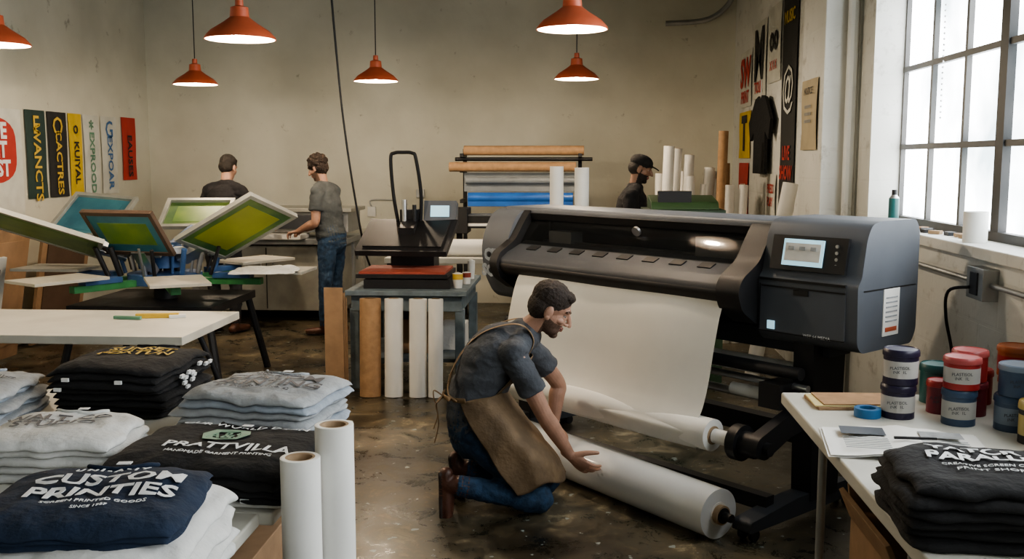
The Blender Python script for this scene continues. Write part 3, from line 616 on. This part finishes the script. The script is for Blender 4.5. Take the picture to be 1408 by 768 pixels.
# ------------------------------------------------------------------ people
class G:
    def __init__(s): s.v=[];s.f=[];s.l=[]
    def rings(s,R,lab):
        o=len(s.v);n=len(R[0])
        for r in R:
            for p in r: s.v.append(p);s.l.append(lab)
        for j in range(len(R)-1):
            for i in range(n): s.f.append((o+j*n+i,o+j*n+(i+1)%n,o+(j+1)*n+(i+1)%n,o+(j+1)*n+i))
        for j,rev in((0,1),(len(R)-1,0)):
            c=sum(R[j],V((0,0,0)))/n;s.v.append(c);s.l.append(lab);k=len(s.v)-1
            for i in range(n):
                a,b_=o+j*n+i,o+j*n+(i+1)%n
                s.f.append((b_,a,k) if rev else (a,b_,k))
    def chain(s,pts,rad,lab,ref=None,seg=18,cap=(1,1)):
        rad=[r if hasattr(r,'__len__') else (r,r) for r in rad]
        pts=[V(p) for p in pts]
        n=max(2,int(sum((pts[i+1]-pts[i]).length for i in range(len(pts)-1))/len(pts)/.012)+1)
        P=cr(pts,n) if len(pts)>2 else [pts[0].lerp(pts[1],i/n) for i in range(n+1)]
        W=cr([V((a,b_,0)) for a,b_ in rad],n) if len(pts)>2 else [V((*rad[0],0)).lerp(V((*rad[1],0)),i/n) for i in range(n+1)]
        R=[];px=None;N=len(P);fr=[]
        for i in range(N):
            d=(P[min(i+1,N-1)]-P[max(i-1,0)]).normalized()
            if ref is not None: x=V(ref)
            elif px is None: x=ortho(d)[0]
            else: x=px
            x=(x-d*x.dot(d)).normalized();px=x;fr.append((d,x,d.cross(x)))
        def ring(p,x,y,a,b_): return [p+x*a*math.cos(2*math.pi*j/seg)+y*b_*math.sin(2*math.pi*j/seg) for j in range(seg)]
        if cap[0]:
            d,x,y=fr[0];m=min(W[0].x,W[0].y)
            for t in(75,50,25): t=math.radians(t);R.append(ring(P[0]-d*m*math.sin(t),x,y,W[0].x*math.cos(t),W[0].y*math.cos(t)))
        for i in range(N): d,x,y=fr[i];R.append(ring(P[i],x,y,W[i].x,W[i].y))
        if cap[1]:
            d,x,y=fr[-1];m=min(W[-1].x,W[-1].y)
            for t in(25,50,75): t=math.radians(t);R.append(ring(P[-1]+d*m*math.sin(t),x,y,W[-1].x*math.cos(t),W[-1].y*math.cos(t)))
        s.rings(R,lab)
    def ell(s,c,ax,lab,seg=22,rg=14):
        R=[]
        for j in range(1,rg):
            t=math.pi*j/rg
            R.append([c+ax[0]*math.sin(t)*math.cos(2*math.pi*i/seg)+ax[1]*math.sin(t)*math.sin(2*math.pi*i/seg)-ax[2]*math.cos(t) for i in range(seg)])
        s.rings(R,lab)
def remesh(g,vox,sm):
    me=bpy.data.meshes.new('tmp');me.from_pydata([tuple(p) for p in g.v],[],g.f);me.update()
    bm=bmesh.new();bm.from_mesh(me);bmesh.ops.recalc_face_normals(bm,faces=bm.faces);bm.to_mesh(me);bm.free()
    ob=bpy.data.objects.new('tmp',me);COL.objects.link(ob)
    r=ob.modifiers.new('r','REMESH');r.mode='VOXEL';r.voxel_size=vox
    if sm:
        q=ob.modifiers.new('s','SMOOTH');q.iterations=sm;q.factor=.5
    bpy.context.view_layer.update()
    out=bpy.data.meshes.new_from_object(ob.evaluated_get(bpy.context.evaluated_depsgraph_get()))
    bpy.data.objects.remove(ob);bpy.data.meshes.remove(me)
    kd=kdtree.KDTree(len(g.v))
    for i,p in enumerate(g.v): kd.insert(p,i)
    kd.balance()
    return out,kd
def hand(g,w,d,n,ts,curl=(.35,.5,.4),sc=1.0,lab='skin',thumb=(.6,.75,.35)):
    d=V(d).normalized();n=V(n);n=(n-d*n.dot(d)).normalized();ts=V(ts);ts=(ts-d*ts.dot(d)-n*ts.dot(n)).normalized();w=V(w)
    g.chain([w-d*.03*sc,w+d*.02*sc,w+d*.06*sc,w+d*.092*sc],[(.028*sc,.020*sc),(.032*sc,.018*sc),(.042*sc,.016*sc),(.041*sc,.012*sc)],lab,ref=ts)
    for i,L in enumerate((.074,.084,.077,.06)):
        L*=sc;b0=w+d*(.085-.004*abs(i-1.2))*sc+ts*(.0325-.0215*i)*sc
        dd=(d+ts*(.09-.06*i)).normalized();a=0;p=b0;pts=[b0-dd*.01,]
        k=1+.1*i
        for s_,c in zip((.45,.3,.25),curl):
            pts.append(p);a+=c*k;v=(dd*math.cos(a)+n*math.sin(a));p=p+v*L*s_
        pts.append(p)
        g.chain(pts,[.0088*sc,.0088*sc,.0082*sc,.0076*sc,.0062*sc],lab,seg=12)
    t=(d*thumb[0]+ts*thumb[1]+n*thumb[2]).normalized();b0=w+d*.022*sc+ts*.022*sc+n*.004
    t2=(t+d*.35+n*.15).normalized();t3=(t2+d*.3+n*.2).normalized()
    g.chain([b0,b0+t*.042*sc,b0+t*.042*sc+t2*.034*sc,b0+t*.042*sc+t2*.034*sc+t3*.026*sc],[.016*sc,.013*sc,.0108*sc,.0085*sc],lab,seg=14)
def human(name,J,ML,vc=.009,vs=.005,beard=0,cap=False,hair='short',hs=1.0,sl=.62):
    c,s=G(),G();rt=V(J['rt']).normalized();rs=V(J['rs']).normalized()
    pel,wai,che,nec=[V(J[k]) for k in('pel','wai','che','nec')]
    up=(wai-pel).normalized()
    c.chain([pel-up*.06,pel,pel+up*.10],[(.155,.115),(.165,.125),(.155,.115)],'pants',ref=rt,seg=28)
    c.chain([pel+up*.015,wai,wai.lerp(che,.5),che,che.lerp(nec,.55),nec-(nec-che).normalized()*.03],[(.178,.137),(.165,.130),(.178,.138),(.190,.142),(.168,.118),(.085,.078)],'shirt',ref=rs,seg=32)
    sh,el,wr=J['sh'],J['el'],J['wr']
    c.chain([V(sh[0]),V(nec)-V((0,0,.035)),V(sh[1])],[.06,.07,.06],'shirt')
    for i in(0,1):
        S,E,W_=V(sh[i]),V(el[i]),V(wr[i]);me=S.lerp(E,sl)
        inn=(che-S).normalized()*.03
        c.chain([S+inn,S.lerp(E,.3),me],[.068,.066,.066],'shirt',seg=20,cap=(1,0))
        s.chain([S.lerp(E,.12),S.lerp(E,.5),E,E.lerp(W_,.3),W_],[.052,.049,.042,.043,.0265],'skin',seg=18)
        h=J['hand'][i];hand(s,W_,h[0],h[1],h[2],sc=h[3] if len(h)>3 else 1.0,curl=h[4] if len(h)>4 else (.35,.5,.4))
        H_,K,A=V(J['hip'][i]),V(J['kn'][i]),V(J['an'][i])
        c.chain([H_,H_.lerp(K,.5),K,K.lerp(A,.35),A],[.098,.084,.066,.064,.052],'pants',seg=24,cap=(1,0))
        t=V(J['toe'][i]).normalized();q=V(J['sole'][i]).normalized()
        c.chain([A+(K-A).normalized()*.05,A,A+q*.045],[.048,.047,.045],'shoe')
        hb=A+q*.055-t*.055
        c.chain([hb,hb+t*.08,hb+t*.17,hb+t*.235],[(.036,.036),(.040,.04),(.047,.034),(.038,.024)],'shoe',ref=t.cross(q))
        sb=A+q*.082-t*.06
        c.chain([sb,sb+t*.08,sb+t*.17,sb+t*.245],[(.038,.012),(.036,.011),(.05,.012),(.04,.011)],'sole',ref=t.cross(q))
    hc=V(J['hd']);F=V(J['hf']).normalized();U=V(J['hu']);U=(U-F*U.dot(F)).normalized();Rr=F.cross(U)
    P=lambda r,f_,u:hc+(Rr*r+F*f_+U*u)*hs
    HE=[]
    def E(r,f_,u,a,b_,d,lab='skin'):
        s.ell(P(r,f_,u),(Rr*a*hs,F*b_*hs,U*d*hs),lab)
        if lab in('hair','cap'): HE.append((lab,r,f_,u,a,b_,d))
    E(0,-.012,.032,.074,.093,.083);E(0,.018,-.025,.060,.070,.085);E(0,.040,-.075,.046,.042,.038);E(0,.062,-.098,.024,.024,.020)
    E(0,.070,.026,.050,.020,.012);E(.036,.056,-.024,.022,.022,.018);E(-.036,.056,-.024,.022,.022,.018)
    s.chain([P(0,.084,.016),P(0,.100,-.008),P(0,.111,-.028)],[.009*hs,.011*hs,.012*hs],'skin',seg=12);E(.012,.094,-.032,.009,.012,.008);E(-.012,.094,-.032,.009,.012,.008)
    E(0,.086,-.056,.022,.010,.006,'lip');E(0,.084,-.066,.019,.011,.007,'lip')
    for q in(-1,1):
        E(q*.077,-.008,-.008,.010,.020,.032);E(q*.081,-.004,-.030,.008,.012,.013)
        E(q*.030,.0655,.013,.0145,.0135,.007);E(q*.030,.0640,-.004,.0135,.0125,.006)
        s.chain([P(q*.016,.0885,.028),P(q*.034,.082,.034),P(q*.050,.068,.028)],[.0045*hs,.005*hs,.004*hs],'brow',seg=8)
    s.chain([nec-(nec-che).normalized()*.06,nec,hc-U*.05*hs-F*.012*hs],[.060,.056,.055],'skin',seg=20)
    if cap:
        E(0,-.010,.060,.083,.104,.066,'cap');c2=[P(0,.07,.045),P(0,.12,.040),P(0,.155,.028)]
        s.chain(c2,[(.070*hs,.007),(.062*hs,.006),(.04*hs,.005)],'cap',ref=Rr);E(0,-.035,.0,.079,.078,.07,'hair')
    elif hair=='short':
        E(0,-.022,.050,.081,.094,.083,'hair');E(0,-.048,-.0,.0785,.064,.072,'hair');E(0,.042,.086,.052,.040,.028,'hair')
    else:
        for k in range(30):
            a=k*2.4;zz=1-k/30*1.35;rr_=math.sqrt(max(0,1-zz*zz))
            pr,pf,pu=.072*rr_*math.cos(a),-.02+.088*rr_*math.sin(a),.04+.080*zz
            if pf>.045 and pu<.08: continue
            E(pr,pf,pu,.027,.029,.027,'hair')
        E(0,-.020,.045,.083,.098,.086,'hair');E(0,-.045,-.01,.08,.07,.075,'hair')
    bm=bmesh.new();labs=list(ML.keys());mats=[ML[k] for k in labs]
    thr=1.06 if hair!='curly' else 1.25
    def headlab(p,lab):
        q=(p-hc)/hs
        if q.length>.2: return lab
        r_,ff,uu=q.dot(Rr),q.dot(F),q.dot(U)
        best=9;bl=None
        for h in HE:
            v=((r_-h[1])/h[4])**2+((ff-h[2])/h[5])**2+((uu-h[3])/h[6])**2
            if v<best: best=v;bl=h[0]
        if best<thr: return bl
        if lab=='hair': lab='skin'
        if beard and lab=='skin' and -.135<uu<-.040+.35*max(0,.035-ff) and ff>-.005 and abs(r_)<.075 and not(ff>.088 and uu>-.047) and (uu<-.043 or ff<.055): lab='beard'
        return lab
    for g,vx,sm in((c,vc,3),(s,vs,2)):
        me,kd=remesh(g,vx,sm)
        me.update()
        cos=[v.co.copy() for v in me.vertices];nos=[v.normal.copy() for v in me.vertices]
        faces=[(f_.center.copy()) for f_ in me.polygons]
        idx=[]
        for cc in faces:
            lab=g.l[kd.find(cc)[1]]
            if g is s: lab=headlab(cc,lab)
            if lab=='brow': lab='hair'
            idx.append(labs.index(lab) if lab in labs else 0)
        flat=[]
        for p,nn in zip(cos,nos):
            lab=g.l[kd.find(p)[1]]
            if g is s: lab=headlab(p,lab)
            if lab=='shirt': p=p+nn*(.010*noise.noise(V((p.x*8,p.y*8,p.z*16)))+.009*(.5-abs(noise.noise(V((p.x*14+p.z*9,p.y*12,p.z*20))))))
            elif lab=='pants': p=p+nn*(.008*noise.noise(V((p.x*12,p.y*9,p.z*14)))+.004*noise.noise(p*35)+.006*(.4-abs(noise.noise(V((p.x*20,p.y*12,p.z*18))))))
            elif lab=='hair': p=p+nn*((.0028 if hair!='curly' else .008)*noise.noise(p*80))
            flat+=[p.x,p.y,p.z]
        me.vertices.foreach_set('co',flat);me.polygons.foreach_set('material_index',idx);me.polygons.foreach_set('use_smooth',[True]*len(idx))
        me.update();bm.from_mesh(me);bpy.data.meshes.remove(me)
    me=bpy.data.meshes.new(name);bm.to_mesh(me);bm.free()
    for m in mats: me.materials.append(m)
    ob=bpy.data.objects.new(name,me);PEND.append(ob)
    b=B('eyes')
    for q in(-1,1):
        b.sph(P(q*.030,.0645,.005),.0115*hs,mEyeW);b.sph(P(q*.031,.0715,.003),.0055*hs,mEyeD)
    b.done(parent=ob)
    return ob
mSkin=mat('skin',(.41,.235,.165),.52,var=.1,sc=22,bump=.15,bs=160);mSkinD=mat('skin_tan',(.26,.145,.095),.5,var=.06,sc=20);mLip=mat('lip',(.33,.15,.12),.5);mHair=mat('hair_brown',(.030,.019,.013),.75,sc=60,var=.25,bump=.6,bs=220);mHairD=mat('hair_dark',(.018,.014,.011),.75,sc=60,var=.25,bump=.6,bs=220)
mBeard=mat('beard_stubble',(.11,.065,.045),.8,sc=200,var=.3);mEyeW=mat('eye_white',(.30,.28,.26),.4);mEyeD=mat('iris',(.03,.02,.01),.3)
mCharc=cloth('shirt_charcoal',(.072,.078,.090));mTeeB=cloth('shirt_black',(.009,.009,.011));mTeeG=cloth('shirt_grey',(.070,.078,.080));mDenim=mat('denim',(.018,.046,.092),.85,sc=25,var=.35,bump=.5,bs=80);mPantD=cloth('trousers_dark',(.016,.017,.020));mBoot=mat('boot_leather',(.09,.036,.022),.4,sc=12,var=.3,bump=.3);mSole=mat('boot_sole',(.03,.02,.015),.7);mApron=mat('apron_canvas',(.160,.107,.060),.75,sc=9,var=.25,bump=.4,bs=50);mStrap=mat('apron_strap',(.21,.135,.07),.6)
ML=lambda shirt,pant,shoe,hair,skin=mSkin,beard=mBeard,cap=mBlk:{'skin':skin,'shirt':shirt,'pants':pant,'shoe':shoe,'sole':mSole,'hair':hair,'beard':beard,'lip':mLip,'cap':cap}
J=dict(pel=(-.52,4.90,.40),wai=(-.515,4.90,.54),che=(-.42,4.91,.745),nec=(-.255,4.91,.89),rt=(0,-1,0),rs=(.05,-1,0),
 hd=(-.13,4.90,.995),hf=(.84,.05,-.45),hu=(.45,0,.88),
 sh=[(-.305,4.735,.805),(-.265,5.08,.80)],el=[(-.16,4.79,.49),(-.10,5.25,.54)],wr=[(-.03,4.905,.250),(-.12,5.22,.315)],
 hand=[((.74,.0,-.60),(.75,.64,-.1),(.4,.2,.9),1.08,(.22,.32,.3)),((.5,.25,-.5),(.2,.3,-.9),(.3,-.9,0),1.05)],
 hip=[(-.51,4.80,.39),(-.49,5.0,.40)],kn=[(-.175,4.745,.072),(-.14,5.02,.08)],an=[(-.575,4.68,.155),(-.56,4.97,.15)],
 toe=[(.02,0,-1),(.1,0,-1)],sole=[(-1,0,.02),(-1,0,0)])
man=human('kneeling_man',J,ML(mCharc,mDenim,mBoot,mHair),vc=.006,vs=.0028,beard=1,hs=1.08)
b=B('apron',0,80)
def grid(rows,n=8):
    a=[cr([V(p) for p in r],n) for r in rows]
    cols=[cr([r[i] for r in a],n) for i in range(len(a[0]))]
    return [[cols[i][j]+V((.007*noise.noise(cols[i][j]*11),.012*noise.noise(cols[i][j]*9+V((3,3,3))),.005*noise.noise(cols[i][j]*13))) for i in range(len(cols))] for j in range(len(cols[0]))]
sk=grid([[(-.57,4.735,.55),(-.49,4.705,.575),(-.40,4.74,.59),(-.355,4.90,.60),(-.40,5.06,.59)],
 [(-.515,4.665,.46),(-.44,4.66,.475),(-.35,4.69,.49),(-.28,4.90,.48),(-.32,5.12,.44)],
 [(-.44,4.645,.36),(-.37,4.645,.385),(-.27,4.67,.40),(-.19,4.88,.37),(-.2,5.12,.30)],
 [(-.36,4.635,.23),(-.29,4.635,.26),(-.19,4.65,.30),(-.10,4.82,.25),(-.1,5.04,.22)],
 [(-.28,4.635,.125),(-.22,4.64,.14),(-.145,4.66,.18),(-.065,4.80,.14),(-.05,5.0,.13)]],7)
b.sheet(sk,mApron)
bib=grid([[(-.40,4.76,.58),(-.345,4.90,.60),(-.40,5.05,.58)],[(-.33,4.76,.65),(-.265,4.90,.665),(-.33,5.05,.65)],[(-.26,4.79,.75),(-.215,4.90,.76),(-.255,5.02,.75)]],8)
b.sheet(bib,mApron)
b.tube([(-.255,4.79,.75),(-.21,4.80,.85),(-.26,4.80,.925),(-.36,4.82,.925),(-.49,4.86,.865),(-.605,4.93,.73),(-.655,5.0,.58)],.014,mStrap,8,flat=.003,ref=(0,1,0))
b.tube([(-.25,5.02,.75),(-.21,5.01,.85),(-.26,5.0,.925),(-.36,4.98,.92),(-.50,4.93,.86),(-.615,4.84,.70),(-.63,4.76,.60),(-.58,4.735,.56)],.014,mStrap,8,flat=.003,ref=(0,1,0))
b.tube([(-.54,4.72,.565),(-.62,4.77,.56),(-.668,4.86,.56),(-.67,4.95,.56)],.004,mStrap,8,flat=.013,ref=(.7,-.7,0))
for dy,dz in((0,-.16),(.03,-.24)): b.tube([(-.665,4.84+dy,.56),(-.70,4.83+dy,.52),(-.69,4.82+dy,.56+dz*.6),(-.71,4.81+dy,.56+dz)],.009,mStrap,8,flat=.003,ref=(0,1,0))
b.tube([(-.665,4.84,.56),(-.71,4.83,.59),(-.70,4.82,.53),(-.665,4.84,.555)],.008,mStrap,8,flat=.003,ref=(0,1,0))
o=b.done();sd=o.modifiers.new('s','SOLIDIFY');sd.thickness=.004;o.parent=man
def stand(name,pos,hd,ML_,arms,headd=(0,1,-.15),lean=0,**k):
    pos=V((*pos,0));h=math.radians(hd);F=V((math.cos(h),math.sin(h),0));R_=V((math.sin(h),-math.cos(h),0))
    P=lambda r,f_,z:pos+R_*r+F*f_+V((0,0,z))
    D_=lambda t:R_*t[0]+F*t[1]+V((0,0,t[2]))
    L=lean
    J=dict(pel=P(0,0,.97),wai=P(0,.02+L*.3,1.10),che=P(0,.02+L*.8,1.30),nec=P(0,.03+L*1.2,1.50),rt=R_,rs=R_,hd=P(0,.06+L*1.7,1.655),hf=D_(headd),hu=D_((0,.15,1)),
     sh=[P(.185,.01+L,1.425),P(-.185,.01+L,1.425)],el=[P(*arms[0][0]),P(*arms[1][0])],wr=[P(*arms[0][1]),P(*arms[1][1])],
     hand=[(D_(arms[0][2]),D_((0,.1,-1)),D_((-1,0,0))),(D_(arms[1][2]),D_((0,.1,-1)),D_((1,0,0)))],
     hip=[P(.09,0,.92),P(-.09,0,.92)],kn=[P(.11,.03,.50),P(-.12,.02,.50)],an=[P(.12,-.02,.10),P(-.14,.02,.10)],toe=[D_((.2,1,0)),D_((-.2,1,0))],sole=[V((0,0,-1))]*2)
    return human(name,J,ML_,**k)
stand('standing_worker',(-3.55,9.75),80,ML(mTeeB,mPantD,mBoot,mHairD),[((.30,.16,1.16),(.30,.40,1.06),(0,1,-.1)),((-.27,.14,1.17),(-.16,.38,1.05),(.2,1,-.1))],headd=(.15,1,-.35),lean=.06)
stand('standing_worker',(-2.44,9.75),166,ML(mTeeG,mDenim,mBoot,mHair),[((.21,.12,1.14),(.14,.36,1.03),(-.1,1,-.2)),((-.22,.06,1.13),(-.14,.30,1.03),(.1,1,-.2))],headd=(0,1,-.45),lean=.05,beard=1,hair='curly')
stand('standing_worker',(.42,8.85),-4,ML(mTeeB,mPantD,mBoot,mHairD,mSkinD,mHairD),[((.22,.05,1.15),(.20,.30,1.12),(0,1,-.1)),((-.22,.05,1.15),(-.18,.30,1.12),(0,1,-.1))],headd=(0,1,-.3),lean=.04,beard=1,cap=True)
# ------------------------------------------------------------------ world
w=bpy.data.worlds.new('world');scene.world=w;w.use_nodes=True
w.node_tree.nodes['Background'].inputs[0].default_value=(.75,.85,1,1);w.node_tree.nodes['Background'].inputs[1].default_value=1.0
for o in PEND: COL.objects.link(o)
scene.view_settings.look='AgX - Medium High Contrast'
scene.view_settings.exposure=-0.05
